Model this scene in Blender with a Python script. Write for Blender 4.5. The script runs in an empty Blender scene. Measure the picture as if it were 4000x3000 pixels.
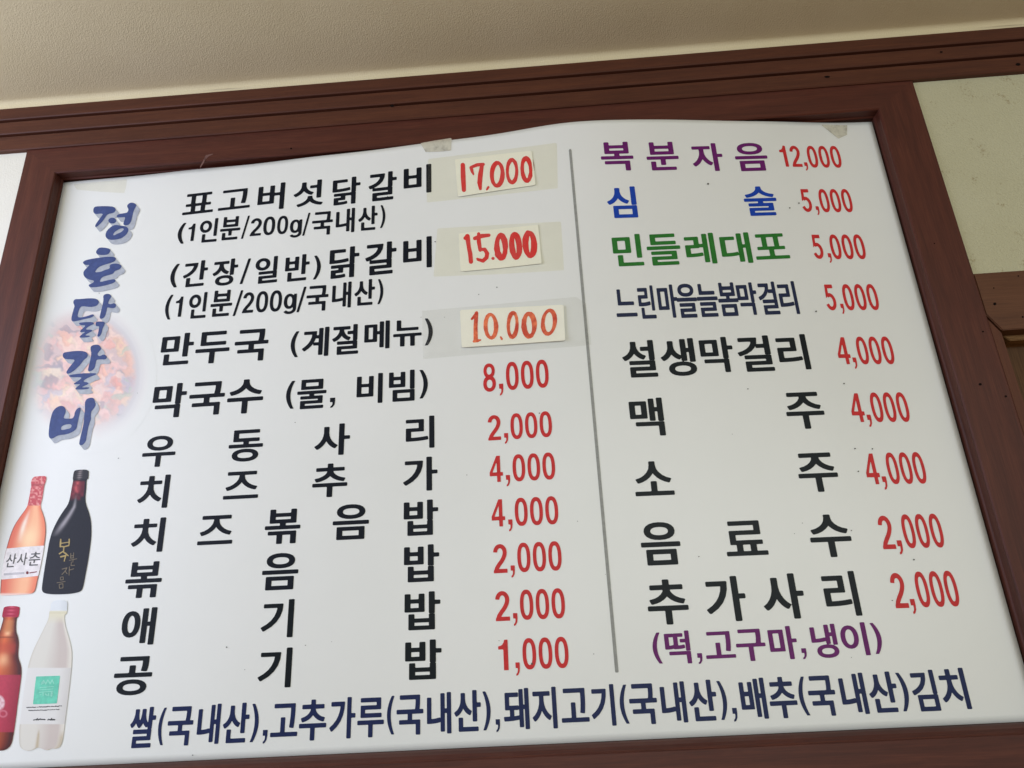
import bpy, bmesh, math
import numpy as np
from mathutils import Vector, Euler, Matrix

S = bpy.context.scene
COL = S.collection
rng = np.random.default_rng(7)

# ------------------------------------------------------------------ camera
ZC = 1.45                                    # eye height of the camera
FPX = 2850.0                                 # focal length in photo pixels (4000 wide)
EUL = (1.9421052969980557, 0.04716172979363764, 0.05775458467600508)
cam = bpy.data.objects.new('camera', bpy.data.cameras.new('camera'))
COL.objects.link(cam)
cam.location = (0, -1.0, ZC)
cam.rotation_euler = EUL
cam.data.sensor_width = 36.0
cam.data.lens = FPX / 4000.0 * 36.0
cam.data.clip_start = 0.02
cam.data.clip_end = 100
S.camera = cam

# ------------------------------------------------------------------ light
w = bpy.data.worlds.new('World'); S.world = w; w.use_nodes = True
nt = w.node_tree; bg = nt.nodes['Background']
tc = nt.nodes.new('ShaderNodeTexCoord'); sx = nt.nodes.new('ShaderNodeSeparateXYZ')
mr = nt.nodes.new('ShaderNodeMapRange'); mr.inputs[1].default_value = -0.45; mr.inputs[2].default_value = 0.30
rp = nt.nodes.new('ShaderNodeValToRGB')
rp.color_ramp.elements[0].color = (0.28, 0.155, 0.055, 1)      # brown floor and tables
rp.color_ramp.elements[1].color = (0.38, 0.41, 0.38, 1)      # pale walls of the room
nt.links.new(tc.outputs['Generated'], sx.inputs[0]); nt.links.new(sx.outputs['Z'], mr.inputs[0])
nt.links.new(mr.outputs[0], rp.inputs[0]); nt.links.new(rp.outputs[0], bg.inputs[0])
bg.inputs[1].default_value = 0.62

def area(name, loc, target, sx_, sy_, power, color):
    l = bpy.data.lights.new(name, 'AREA'); l.shape = 'RECTANGLE'; l.size = sx_; l.size_y = sy_
    l.energy = power; l.color = color
    o = bpy.data.objects.new(name, l); COL.objects.link(o)
    o.location = loc
    o.rotation_euler = (Vector(target) - Vector(loc)).to_track_quat('-Z', 'Y').to_euler()
    return o
area('window_light', (-1.55, -0.80, ZC + 0.38), (-0.45, -0.05, ZC + 0.38), 1.1, 1.05, 17, (0.70, 0.765, 1.0))
area('room_light', (0.8, -3.4, ZC + 0.38), (0.1, 0, ZC + 0.3), 3.0, 1.0, 49, (0.915, 0.985, 0.955))

S.view_settings.view_transform = 'Standard'
S.view_settings.look = 'None'
S.view_settings.exposure = 0.0
S.view_settings.gamma = 1.0
S.view_settings.use_curve_mapping = False
S.cycles.max_bounces = 6

# ------------------------------------------------------------------ photo pixel -> point on the real surfaces
RM = np.array(Euler(EUL).to_matrix())
CP = np.array([0, -1.0, 0.0])
def rays(px, py):
    px = np.asarray(px, float); py = np.asarray(py, float)
    d = np.stack([(px - 2000) / FPX, -(py - 1500) / FPX, -np.ones_like(px)], -1)
    return d @ RM.T
# the printed sheet is too wide for its frame and buckles out towards the room at its top edge
BX = np.array([-.795, -.62, -.45, -.2314, -.0169, .0766, .1414, .2635, .3997, .4883, .580])
BD = np.array([.0040, .0100, .0161, .0285, .0463, .0560, .0552, .0405, .0225, .0090, .0020])
def nat_spline(x, y, q):
    n = len(x); h = np.diff(x); A = np.zeros((n, n)); r = np.zeros(n); A[0, 0] = A[-1, -1] = 1
    for i in range(1, n - 1):
        A[i, i-1] = h[i-1]; A[i, i] = 2 * (h[i-1] + h[i]); A[i, i+1] = h[i]
        r[i] = 6 * ((y[i+1] - y[i]) / h[i] - (y[i] - y[i-1]) / h[i-1])
    m = np.linalg.solve(A, r)
    i = np.clip(np.searchsorted(x, q) - 1, 0, n - 2); t = q - x[i]
    return y[i] + t * ((y[i+1] - y[i]) / h[i] - h[i] * (2 * m[i] + m[i+1]) / 6) + t**2 * m[i] / 2 + t**3 * (m[i+1] - m[i]) / (6 * h[i])
QX = np.linspace(-.80, .585, 900); QD = nat_spline(BX, BD, QX)
ZB, ZT = -.0890, .8085                       # sheet bottom and top edge, metres from eye height
XL, XR = -.7885, .5738
def bulge(X, Z):
    v = np.clip((Z - ZB) / (ZT - ZB), 0, 1.05)
    return .0015 + (np.interp(X, QX, QD)) * v**1.7
def on_sheet(px, py, off=0.0):
    d = rays(px, py); t = -CP[1] / d[..., 1]
    for _ in range(9):
        p = CP + d * t[..., None]
        t = (-(bulge(p[..., 0], p[..., 2]) + off) - CP[1]) / d[..., 1]
    p = CP + d * t[..., None]; p[..., 2] += ZC
    return p
def on_plane(y):
    def f(px, py, off=0.0):
        d = rays(px, py); p = CP + d * ((y - off - CP[1]) / d[..., 1])[..., None]; p[..., 2] += ZC
        return p
    return f

# ------------------------------------------------------------------ materials
def s2l(c):
    c = np.asarray(c, float) / 255.0
    return np.where(c <= .04045, c / 12.92, ((c + .055) / 1.055)**2.4)
def mat(name, rgb=None, rough=.5, spec=.5, lin=None):
    m = bpy.data.materials.new(name); m.use_nodes = True
    b = m.node_tree.nodes['Principled BSDF']
    c = lin if lin is not None else tuple(s2l(rgb))
    b.inputs['Base Color'].default_value = (*c, 1); b.inputs['Roughness'].default_value = rough
    b.inputs['Specular IOR Level'].default_value = spec
    return m
def N(m, t, **kw):
    n = m.node_tree.nodes.new(t)
    for k, v in kw.items(): setattr(n, k, v)
    return n
def L(m, a, b): m.node_tree.links.new(a, b)
def bsdf(m): return m.node_tree.nodes['Principled BSDF']
def ramp(m, stops):
    r = N(m, 'ShaderNodeValToRGB'); e = r.color_ramp.elements
    while len(e) < len(stops): e.new(.5)
    for k, (p, c) in enumerate(stops): e[k].position = p; e[k].color = (*c, 1)
    return r
def noise(m, vec, scale, detail=3, rough=.5, dist=0):
    n = N(m, 'ShaderNodeTexNoise'); n.inputs['Scale'].default_value = scale
    n.inputs['Detail'].default_value = detail; n.inputs['Roughness'].default_value = rough
    n.inputs['Distortion'].default_value = dist
    if vec is not None: L(m, vec, n.inputs['Vector'])
    return n
def bump(m, h, strength, dist):
    b = N(m, 'ShaderNodeBump'); b.inputs['Strength'].default_value = strength; b.inputs['Distance'].default_value = dist
    L(m, h, b.inputs['Height']); L(m, b.outputs[0], bsdf(m).inputs['Normal']); return b
def wood(name, vertical, dark, mid, light, rough=.50, spec=.34, grain=1.0):
    m = mat(name, lin=mid, rough=rough, spec=spec)
    g = N(m, 'ShaderNodeTexCoord'); mp = N(m, 'ShaderNodeMapping')
    mp.inputs['Scale'].default_value = (9, 9, .55) if vertical else (.55, 9, 9)
    L(m, g.outputs['Object'], mp.inputs['Vector'])
    n1 = noise(m, mp.outputs[0], 7 * grain, 6, .62, .8)
    mp2 = N(m, 'ShaderNodeMapping'); mp2.inputs['Scale'].default_value = (60, 60, 2.2) if vertical else (2.2, 60, 60)
    L(m, g.outputs['Object'], mp2.inputs['Vector'])
    n2 = noise(m, mp2.outputs[0], 9 * grain, 3, .6)
    n3 = noise(m, g.outputs['Object'], 3.0, 2, .5)
    r = ramp(m, [(.30, dark), (.5, mid), (.72, light)])
    ad = N(m, 'ShaderNodeMath', operation='MULTIPLY_ADD'); ad.inputs[1].default_value = .45
    L(m, n2.outputs['Fac'], ad.inputs[0]); 
    sc = N(m, 'ShaderNodeMath', operation='MULTIPLY'); sc.inputs[1].default_value = .55
    L(m, n1.outputs['Fac'], sc.inputs[0]); L(m, sc.outputs[0], ad.inputs[2]); L(m, ad.outputs[0], r.inputs[0])
    L(m, r.outputs[0], bsdf(m).inputs['Base Color'])
    mr = N(m, 'ShaderNodeMapRange'); mr.inputs[3].default_value = rough - .08; mr.inputs[4].default_value = rough + .14
    L(m, n3.outputs['Fac'], mr.inputs[0]); L(m, mr.outputs[0], bsdf(m).inputs['Roughness'])
    bump(m, n2.outputs['Fac'], .12, .0006)
    return m
D_, M_, L_ = (.042, .0098, .0056), (.076, .0180, .0100), (.118, .0315, .0165)
W_H = wood('dark_wood_laminate_across', False, D_, M_, L_)
W_V = wood('dark_wood_laminate_upright', True, D_, M_, L_)
W_C = wood('dark_wood_moulding', False, (.052, .0145, .0072), (.078, .0225, .0105), (.115, .036, .016), .52)
W_RAIL = wood('brown_wood_across', False, (.075, .027, .012), (.108, .041, .018), (.145, .060, .028), .5)
W_STRIP = wood('brown_wood_upright', True, (.074, .021, .009), (.10, .030, .013), (.13, .042, .018), .5)
W_RAW = wood('raw_wood', False, (.07, .033, .012), (.21, .112, .045), (.36, .215, .095), .7, .25, 2.2)
W_RAWV = wood('raw_wood_upright', True, (.07, .036, .012), (.18, .105, .04), (.30, .19, .08), .7, .25, 2.2)
W_PAN = wood('olive_wood_panel', True, (.06, .027, .010), (.105, .050, .020), (.15, .078, .032), .55, .25)

def paper_emboss(name, lin, scale, strength, stains=None):
    m = mat(name, lin=lin, rough=.72, spec=.3)
    g = N(m, 'ShaderNodeTexCoord')
    mp = N(m, 'ShaderNodeMapping'); mp.inputs['Rotation'].default_value = (.3, .5, .6)
    L(m, g.outputs['Object'], mp.inputs['Vector'])
    v = N(m, 'ShaderNodeTexVoronoi'); v.inputs['Scale'].default_value = scale; v.feature = 'SMOOTH_F1'
    L(m, mp.outputs[0], v.inputs['Vector'])
    n = noise(m, g.outputs['Object'], scale * .7, 3, .6)
    a = N(m, 'ShaderNodeMath', operation='ADD'); L(m, v.outputs['Distance'], a.inputs[0]); L(m, n.outputs['Fac'], a.inputs[1])
    bump(m, a.outputs[0], strength, .0012)
    n2 = noise(m, g.outputs['Object'], 5, 3, .55)
    mix = N(m, 'ShaderNodeMix', data_type='RGBA', blend_type='MULTIPLY'); mix.inputs[0].default_value = 1
    r = ramp(m, [(.3, (.93, .92, .88)), (.7, (1.0, 1.0, 1.0))]); L(m, n2.outputs['Fac'], r.inputs[0])
    mix.inputs[6].default_value = (*lin, 1); L(m, r.outputs[0], mix.inputs[7])
    out = mix.outputs[2]
    if stains:
        n3 = noise(m, g.outputs['Object'], stains, 2, .5); n4 = noise(m, g.outputs['Object'], stains * 8, 4, .7)
        mu = N(m, 'ShaderNodeMath', operation='MULTIPLY'); L(m, n3.outputs['Fac'], mu.inputs[0]); L(m, n4.outputs['Fac'], mu.inputs[1])
        r3 = ramp(m, [(.345, (0, 0, 0)), (.44, (.62, .62, .62))]); L(m, mu.outputs[0], r3.inputs[0])
        mx = N(m, 'ShaderNodeMix', data_type='RGBA'); L(m, r3.outputs[0], mx.inputs[0])
        L(m, out, mx.inputs[6]); mx.inputs[7].default_value = (.27, .20, .10, 1); out = mx.outputs[2]
    L(m, out, bsdf(m).inputs['Base Color'])
    return m
M_CEIL = paper_emboss('embossed_ceiling_paper', (.70, .62, .415), 520, .36)
M_WALLR = paper_emboss('stained_wallpaper', (.54, .525, .37), 420, .6, 34)
M_WALLL = paper_emboss('pale_wallpaper', (.78, .77, .70), 420, .3)

M_SHEET = mat('glossy_white_vinyl', lin=(.80, .80, .775), rough=.34, spec=.4)
_g = N(M_SHEET, 'ShaderNodeTexCoord'); _n = noise(M_SHEET, _g.outputs['Object'], 4, 4, .6)
_r = ramp(M_SHEET, [(.3, (.775, .795, .772)), (.7, (.805, .822, .805))]); L(M_SHEET, _n.outputs['Fac'], _r.inputs[0])
L(M_SHEET, _r.outputs[0], bsdf(M_SHEET).inputs['Base Color'])
def ink(name, rgb): 
    m = mat(name, rgb, .42, .14)
    g = N(m, 'ShaderNodeTexCoord'); n = noise(m, g.outputs['Object'], 160, 3, .6)
    c = s2l(rgb); r = ramp(m, [(.3, tuple(c * .88)), (.7, tuple(np.minimum(c * 1.12, 1)))])
    L(m, n.outputs['Fac'], r.inputs[0]); L(m, r.outputs[0], bsdf(m).inputs['Base Color'])
    return m
I_BLACK = ink('black_ink', (17, 22, 32)); I_DARK = ink('soft_black_ink', (15, 22, 27))
I_RED = ink('red_ink', (200, 50, 52)); I_PURPLE = ink('purple_ink', (104, 32, 104)); I_BLUE = ink('blue_ink', (24, 66, 170))
I_GREEN = ink('green_ink', (44, 116, 46)); I_NAVY = ink('navy_ink', (32, 42, 82)); I_GREY = ink('grey_ink', (150, 152, 148))
I_TITLE = ink('title_blue_ink', (70, 84, 132)); I_SHADOW = ink('title_grey_ink', (172, 178, 188))
I_NAVY2 = ink('condensed_navy_ink', (36, 44, 72))
def marker(name, a, b):
    m = mat(name, a, .55, .4)
    g = N(m, 'ShaderNodeTexCoord'); n = noise(m, g.outputs['Object'], 70, 4, .65, .6)
    r = ramp(m, [(.36, tuple(s2l(a))), (.64, tuple(s2l(b)))]); L(m, n.outputs['Fac'], r.inputs[0])
    L(m, r.outputs[0], bsdf(m).inputs['Base Color']); return m
I_MARK = marker('red_marker', (222, 22, 26), (214, 58, 64)); I_ORANGE = marker('orange_marker', (206, 46, 14), (250, 128, 78))
M_SLIP = mat('cream_paper_slip', (243, 244, 236), .6, .3); M_SLIP2 = mat('ivory_paper_slip', (250, 249, 234), .55, .35)
def film_mat(name, tint, gloss=.02, haze=.018, hz=(.75, .74, .62)):
    m = bpy.data.materials.new(name); m.use_nodes = True; nt = m.node_tree; nt.nodes.clear()
    out = nt.nodes.new('ShaderNodeOutputMaterial'); tr = nt.nodes.new('ShaderNodeBsdfTransparent')
    g = nt.nodes.new('ShaderNodeTexCoord'); n = noise(m, g.outputs['Object'], 40, 4, .65)
    r = ramp(m, [(.3, tuple(np.array(tint) * .985)), (.7, tuple(np.minimum(np.array(tint) * 1.01, 1)))])
    L(m, n.outputs['Fac'], r.inputs[0]); L(m, r.outputs[0], tr.inputs[0])
    df = nt.nodes.new('ShaderNodeBsdfDiffuse'); df.inputs[0].default_value = (*hz, 1)
    gl = nt.nodes.new('ShaderNodeBsdfGlossy'); gl.inputs['Roughness'].default_value = .28
    m1 = nt.nodes.new('ShaderNodeMixShader'); m1.inputs[0].default_value = haze; L(m, tr.outputs[0], m1.inputs[1]); L(m, df.outputs[0], m1.inputs[2])
    m2 = nt.nodes.new('ShaderNodeMixShader'); m2.inputs[0].default_value = gloss; L(m, m1.outputs[0], m2.inputs[1]); L(m, gl.outputs[0], m2.inputs[2])
    L(m, m2.outputs[0], out.inputs[0]); return m
def tape_mat(name, rgb, alpha):
    m = mat(name, rgb, .35, .4); b = bsdf(m)
    g = N(m, 'ShaderNodeTexCoord'); n = noise(m, g.outputs['Object'], 60, 5, .7)
    r = ramp(m, [(.34, tuple(s2l(rgb) * .62)), (.50, tuple(s2l(rgb))), (.75, tuple(np.minimum(s2l(rgb) * 1.12, 1)))])
    L(m, n.outputs['Fac'], r.inputs[0]); L(m, r.outputs[0], b.inputs['Base Color']); b.inputs['Alpha'].default_value = alpha; return m
T_YEL = film_mat('yellowed_tape', (.985, .977, .915)); T_CLR = film_mat('clear_tape', (.972, .973, .962), .025, .02, (.6, .6, .56))
T_OLD = tape_mat('old_masking_tape', (218, 214, 194), .62); T_FAINT = film_mat('faint_tape', (.978, .968, .925))
M_DOT = mat('dark_speck', (70, 70, 66), .6); M_HOLE = mat('nail_hole', (18, 11, 9), .9, .1)
M_SCR = mat('pale_scratch', (112, 80, 74), .6); M_BLACKGAP = mat('dark_gap', (14, 10, 8), .9, .1)
def printed(name):
    m = mat(name, (255, 255, 255), .38, .2)
    a = N(m, 'ShaderNodeAttribute', attribute_name='Col'); L(m, a.outputs['Color'], bsdf(m).inputs['Base Color']); return m
M_PRINT = printed('colour_print')

# ------------------------------------------------------------------ object helpers
def tag(o, label=None, cat=None, group=None, kind=None):
    if label: o['label'] = label
    if cat: o['category'] = cat
    if group: o['group'] = group
    if kind: o['kind'] = kind
    return o
def obj(name, verts, faces, m, parent=None, smooth=False, colors=None):
    me = bpy.data.meshes.new(name); me.from_pydata([tuple(v) for v in verts], [], faces); me.update()
    if m: me.materials.append(m)
    if colors is not None:
        a = me.color_attributes.new('Col', 'FLOAT_COLOR', 'POINT')
        c = np.ones((len(verts), 4), np.float32); c[:, :3] = colors; a.data.foreach_set('color', c.ravel())
    if smooth: me.polygons.foreach_set('use_smooth', [True] * len(me.polygons))
    o = bpy.data.objects.new(name, me); COL.objects.link(o)
    if parent: o.parent = parent
    return o
def box_mesh(x0, x1, y0, y1, z0, z1, V, F):
    b = len(V); V += [(x, y, z) for z in (z0, z1) for y in (y0, y1) for x in (x0, x1)]
    F += [[b + i for i in f] for f in ((0, 2, 3, 1), (4, 5, 7, 6), (0, 1, 5, 4), (2, 6, 7, 3), (0, 4, 6, 2), (1, 3, 7, 5))]

# ---- filled marching squares: turns a signed field into a finely divided flat print
def march(F, xs, ys):
    ny, nx = F.shape; ins = F < 0
    vid = -np.ones((ny, nx), int); V = []
    jj, ii = np.nonzero(ins); vid[jj, ii] = np.arange(len(jj))
    V = np.stack([xs[ii], ys[jj]], -1) if len(jj) else np.zeros((0, 2))
    n0 = len(V)
    he = -np.ones((ny, nx - 1), int); dh = ins[:, :-1] != ins[:, 1:]
    j, i = np.nonzero(dh); t = F[j, i] / (F[j, i] - F[j, i+1])
    he[j, i] = n0 + np.arange(len(j)); V = np.concatenate([V, np.stack([xs[i] + t * (xs[i+1] - xs[i]), ys[j]], -1)]); n0 = len(V)
    ve = -np.ones((ny - 1, nx), int); dv = ins[:-1] != ins[1:]
    j, i = np.nonzero(dv); t = F[j, i] / (F[j, i] - F[j+1, i])
    ve[j, i] = n0 + np.arange(len(j)); V = np.concatenate([V, np.stack([xs[i], ys[j] + t * (ys[j+1] - ys[j])], -1)])
    c = ins[:-1, :-1].astype(int) + ins[:-1, 1:] + ins[1:, :-1] + ins[1:, 1:]
    faces = []
    j, i = np.nonzero(c == 4)
    faces += np.stack([vid[j, i], vid[j+1, i], vid[j+1, i+1], vid[j, i+1]], -1).tolist()
    for j, i in zip(*np.nonzero((c > 0) & (c < 4))):
        poly = []
        if ins[j, i]: poly.append(vid[j, i])
        if ve[j, i] >= 0: poly.append(ve[j, i])
        if ins[j+1, i]: poly.append(vid[j+1, i])
        if he[j+1, i] >= 0: poly.append(he[j+1, i])
        if ins[j+1, i+1]: poly.append(vid[j+1, i+1])
        if ve[j, i+1] >= 0: poly.append(ve[j, i+1])
        if ins[j, i+1]: poly.append(vid[j, i+1])
        if he[j, i] >= 0: poly.append(he[j, i])
        if len(poly) > 2: faces.append([int(q) for q in poly])
    return V, faces
def seg_sdf(P, A, B):
    """signed distance (negative inside, even-odd) of points P to closed outlines given as segments A-B"""
    out = np.full(len(P), 1e9); par = np.zeros(len(P), int)
    for k in range(0, len(A), 64):
        a = A[k:k+64][None]; b = B[k:k+64][None]; p = P[:, None]
        ab = b - a; t = np.clip(((p - a) * ab).sum(-1) / np.maximum((ab * ab).sum(-1), 1e-12), 0, 1)
        d = np.hypot(*np.moveaxis(p - (a + t[..., None] * ab), -1, 0)); out = np.minimum(out, d.min(1))
        cr = (a[..., 1] > p[..., 1]) != (b[..., 1] > p[..., 1])
        with np.errstate(divide='ignore', invalid='ignore'):
            xi = a[..., 0] + (p[..., 1] - a[..., 1]) / (b[..., 1] - a[..., 1]) * ab[..., 0]
        par += (cr & (p[..., 0] < xi)).sum(1)
    return np.where(par % 2 == 1, -out, out)
def closed(poly):
    p = np.asarray(poly, float); return p, np.roll(p, -1, 0)
def smooth_poly(poly, it=2):
    p = np.asarray(poly, float)
    for _ in range(it):
        q = np.roll(p, -1, 0); p = np.stack([p * .75 + q * .25, p * .25 + q * .75], 1).reshape(-1, 2)
    return p
def cap_sdf(P, pts, wid):
    """union of round brush strokes along a polyline, width per point"""
    out = np.full(len(P), 1e9); pts = np.asarray(pts, float); wid = np.broadcast_to(np.asarray(wid, float), (len(pts),))
    for a, b, wa, wb in zip(pts[:-1], pts[1:], wid[:-1], wid[1:]):
        ab = b - a; t = np.clip(((P - a) @ ab) / max(ab @ ab, 1e-9), 0, 1)
        out = np.minimum(out, np.hypot(*(P - (a + t[:, None] * ab)).T) - (wa + (wb - wa) * t) / 2)
    return out
class Shape:
    """a flat print laid on a surface; gathers pieces given in photo pixels"""
    def __init__(s, surf=on_sheet, off=.0004): s.V = []; s.F = []; s.n = 0; s.surf = surf; s.off = off; s.C = []
    def add_px(s, PX, faces, colors=None):
        if not len(PX): return
        W = s.surf(PX[:, 0], PX[:, 1], s.off(PX) if callable(s.off) else s.off); s.V.append(W)
        s.F += [[i + s.n for i in f] for f in faces]; s.n += len(W)
        if colors is not None: s.C.append(colors)
    def field(s, f, x0, y0, x1, y1, step, color=None):
        xs = np.arange(x0, x1 + step, step); ys = np.arange(y0, y1 + step, step)
        X, Y = np.meshgrid(xs, ys); P = np.stack([X.ravel(), Y.ravel()], -1)
        V, Fc = march(f(P).reshape(X.shape), xs, ys)
        s.add_px(V, Fc, color(V) if color else None)
    def polys(s, polys, step=2.2, color=None):
        A = np.concatenate([closed(p)[0] for p in polys]); B = np.concatenate([closed(p)[1] for p in polys])
        s.field(lambda P: seg_sdf(P, A, B), A[:, 0].min() - step, A[:, 1].min() - step, A[:, 0].max() + step, A[:, 1].max() + step, step, color)
    def build(s, name, m, parent=None):
        V = np.concatenate(s.V); return obj(name, V, s.F, m, parent, colors=np.concatenate(s.C) if s.C else None)

# ---- lettering
_gl = {}
def hangul_segments(ch):
    if ch in _gl: return _gl[ch]
    cu = bpy.data.curves.new('tmp', 'FONT'); cu.body = ch; cu.size = 1; cu.resolution_u = 5
    o = bpy.data.objects.new('tmp', cu); COL.objects.link(o)
    dg = bpy.context.evaluated_depsgraph_get(); dg.update()
    me = o.evaluated_get(dg).to_mesh()
    co = np.zeros(len(me.vertices) * 3); me.vertices.foreach_get('co', co); co = co.reshape(-1, 3)[:, :2]
    # merge coincident points, then the outline is every edge used by a single face
    key = {}; idx = np.zeros(len(co), int)
    for i, c in enumerate(co): idx[i] = key.setdefault((round(c[0], 5), round(c[1], 5)), len(key))
    cnt = {}
    for p in me.polygons:
        vs = [int(idx[v]) for v in p.vertices]
        for a, b in zip(vs, vs[1:] + vs[:1]):
            if a != b: k = (min(a, b), max(a, b)); cnt[k] = cnt.get(k, 0) + 1
    pts = np.array(list(key.keys())); E = np.array([k for k, v in cnt.items() if v == 1])
    o.evaluated_get(dg).to_mesh_clear(); bpy.data.objects.remove(o); bpy.data.curves.remove(cu)
    A = pts[E[:, 0]] * (1, -1); B = pts[E[:, 1]] * (1, -1)
    lo = np.minimum(A.min(0), B.min(0)); hi = np.maximum(A.max(0), B.max(0))
    _gl[ch] = ((A - lo) / (hi - lo), (B - lo) / (hi - lo)); return _gl[ch]
def sup(cx, cy, rx, ry, n=2.35, k=40):
    t = np.linspace(0, 2 * np.pi, k, endpoint=False); c, s_ = np.cos(t), np.sin(t)
    return np.stack([cx + rx * np.sign(c) * abs(c)**(2 / n), cy + ry * np.sign(s_) * abs(s_)**(2 / n)], -1)
def arc(cx, cy, rx, ry, a0, a1, k=14):
    t = np.radians(np.linspace(a0, a1, k)); return np.stack([cx + rx * np.cos(t), cy + ry * np.sin(t)], -1)
def qb(a, b, c, k=10):
    t = np.linspace(0, 1, k)[:, None]; a, b, c = map(np.array, (a, b, c)); return (1-t)**2 * a + 2 * t * (1-t) * b + t * t * c
def ribbon(path, wx, wy):
    """outline of a stroke of elliptical nib wx, wy along a path in the unit box"""
    p = np.asarray(path, float); d = np.gradient(p, axis=0); n = np.stack([-d[:, 1] / wy, d[:, 0] / wx], -1)
    n /= np.linalg.norm(n, axis=1)[:, None]; o = n * (wx / 2, wy / 2)
    return np.concatenate([p + o, (p - o)[::-1]])
SW, SH = .30, .145
def _two():
    a = np.concatenate([arc(.5, .29, .35, .2175, 182, 372, 24), qb((.83, .37), (.74, .53), (.42, .70), 8), [(.24, .83), (.17, .94)]])
    return [ribbon(a, SW, SH)], [np.array([(0, 1), (0, .93), (.06, .86), (1, .86), (1, 1)])]
def _five():
    b = np.concatenate([[(.16, .5)], arc(.48, .665, .37, .262, 225, 495, 30)[0:0], arc(.47, .665, .38, .2625, 232, 520, 30)])
    return [ribbon(b[1:], SW * .95, SH)], [np.array([(.17, 0), (.93, 0), (.93, .145), (.40, .145), (.365, .40), (.10, .53), (.08, .53)])]
def _g_():
    tail = np.concatenate([[(.87, .30), (.87, .70)], arc(.47, .74, .40, .19, 0, 150, 16)])
    return [ribbon(tail, .26, .13)], [np.array([(.76, .02), (1, .02), (1, .74), (.74, .74)])]
def vec_glyph(ch):
    """list of groups; each group is a list of outlines combined even-odd, groups are united"""
    if ch == '0': return [[sup(.5, .5, .5, .5), sup(.5, .5, .225, .355)]]
    if ch == '1': return [[np.array([(0, .205), (0, .315), (.52, .315), (.52, 1), (1, 1), (1, 0), (.64, 0), (.58, .08), (.42, .165), (.2, .2)])]]
    if ch == '2': a, b = _two(); return [a, b]
    if ch == '5': a, b = _five(); return [a, b]
    if ch == '4': return [[np.array([(0, .63), (.54, 0), (.82, 0), (.82, .63), (1, .63), (1, .77), (.82, .77), (.82, 1), (.55, 1), (.55, .77), (0, .77)]), np.array([(.22, .63), (.55, .23), (.55, .63)])]]
    if ch == '8': return [[sup(.5, .265, .45, .265, 2.1), sup(.5, .262, .20, .135, 2.1)], [sup(.5, .715, .5, .285, 2.1), sup(.5, .722, .225, .15, 2.1)]]
    if ch == 'g': a, b = _g_(); return [[sup(.44, .37, .44, .37, 2.2), sup(.46, .37, .19, .235, 2.2)], a, b]
    if ch == ',': return [[np.array([(.0, 0), (1, 0), (1, .40), (.9, .70), (.55, .93), (.12, 1), (.10, .86), (.40, .74), (.50, .58), (.50, .42), (0, .42)])]]
    if ch == '(': return [[np.concatenate([qb((.62, 0), (-.62, .5), (.62, 1), 20), qb((1, 1), (.04, .5), (1, 0), 20)])]]
    if ch == ')': return [[p * (-1, 1) + (1, 0) for p in vec_glyph('(')[0]]]
    if ch == '/': return [[np.array([(.70, 0), (1, 0), (.30, 1), (0, 1)])]]
VVP = (1640.0, -5877.0)                       # where upright strokes converge
def glyph(sh, ch, x0, x1, y0, y1, slope, bold=1.0):
    """one character; its ink box is x0..x1 at mid height, y0..y1 at mid width"""
    w_, h_ = x1 - x0, y1 - y0; xc, yc = (x0 + x1) / 2, (y0 + y1) / 2; step = 2.2
    xs = np.arange(-2 * step, w_ + 3 * step, step); ys = np.arange(-2 * step, h_ + 3 * step, step)
    X, Y = np.meshgrid(xs, ys); P = np.stack([X.ravel(), Y.ravel()], -1)
    vg = vec_glyph(ch)
    if vg:
        F = np.full(len(P), 1e9)
        for g in vg:
            A = np.concatenate([closed(p)[0] for p in g]) * (w_, h_); B = np.concatenate([closed(p)[1] for p in g]) * (w_, h_)
            F = np.minimum(F, seg_sdf(P, A, B))
    else:
        ox, oy = .026 * h_ * bold * min(1.15, w_ / h_ + .15), .0165 * h_ * bold
        A, B = hangul_segments(ch); sc = np.array([(w_ - 2 * ox), (h_ - 2 * oy)]); o = np.array([ox, oy])
        F = seg_sdf(P / (ox, oy), (A * sc + o) / (ox, oy), (B * sc + o) / (ox, oy)) - 1
    V, Fc = march(F.reshape(X.shape), xs, ys)
    dx, dy = V[:, 0] - w_ / 2, V[:, 1] - h_ / 2
    lean = (xc + dx - VVP[0]) / (yc - VVP[1])
    sh.add_px(np.stack([xc + dx + lean * dy, yc + dy + slope * dx], -1), Fc)
def line(name, crop, slope, items, m, parent, off=.0004, bold=1.22, label=None, surf=on_sheet):
    ox, oy, sc = crop; sh = Shape(surf, off)
    for it in items:
        ch, x0, x1, y0, y1 = it[:5]
        if len(it) > 5: ox, oy, sc = it[5]
        else: ox, oy, sc = crop
        X0, X1, Y0, Y1 = ox + x0 / sc, ox + x1 / sc, oy + y0 / sc, oy + y1 / sc
        if ch == '000':
            W = X1 - X0; gp = W * .055; gw = (W - 2 * gp) / 3
            for k in range(3):
                a = X0 + k * (gw + gp); s_ = slope * (a + gw / 2 - (X0 + X1) / 2)
                glyph(sh, '0', a, a + gw, Y0 + s_, Y1 + s_, slope, bold)
        else: glyph(sh, ch, X0, X1, Y0, Y1, slope, bold)
    o = sh.build(name, m, parent)
    if label: o['label'] = label
    return o

# ================================================================== the room
def grid_strip(prof, x0, x1, nx, wob=0.0):
    xs = np.linspace(x0, x1, nx); V = []; F = []
    for x in xs:
        wz = wob * (math.sin(x * 9.1) + .7 * math.sin(x * 23.7 + 1) + .4 * math.sin(x * 61.3 + 2))
        for k, (y, z) in enumerate(prof): V.append((x, y, z + ZC + (wz if k < 3 else wz * .3 if k < 6 else 0)))
    n = len(prof)
    for i in range(nx - 1):
        for k in range(n - 1): a = i * n + k; F.append([a, a + 1, a + n + 1, a + n])
    return V, F
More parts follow.
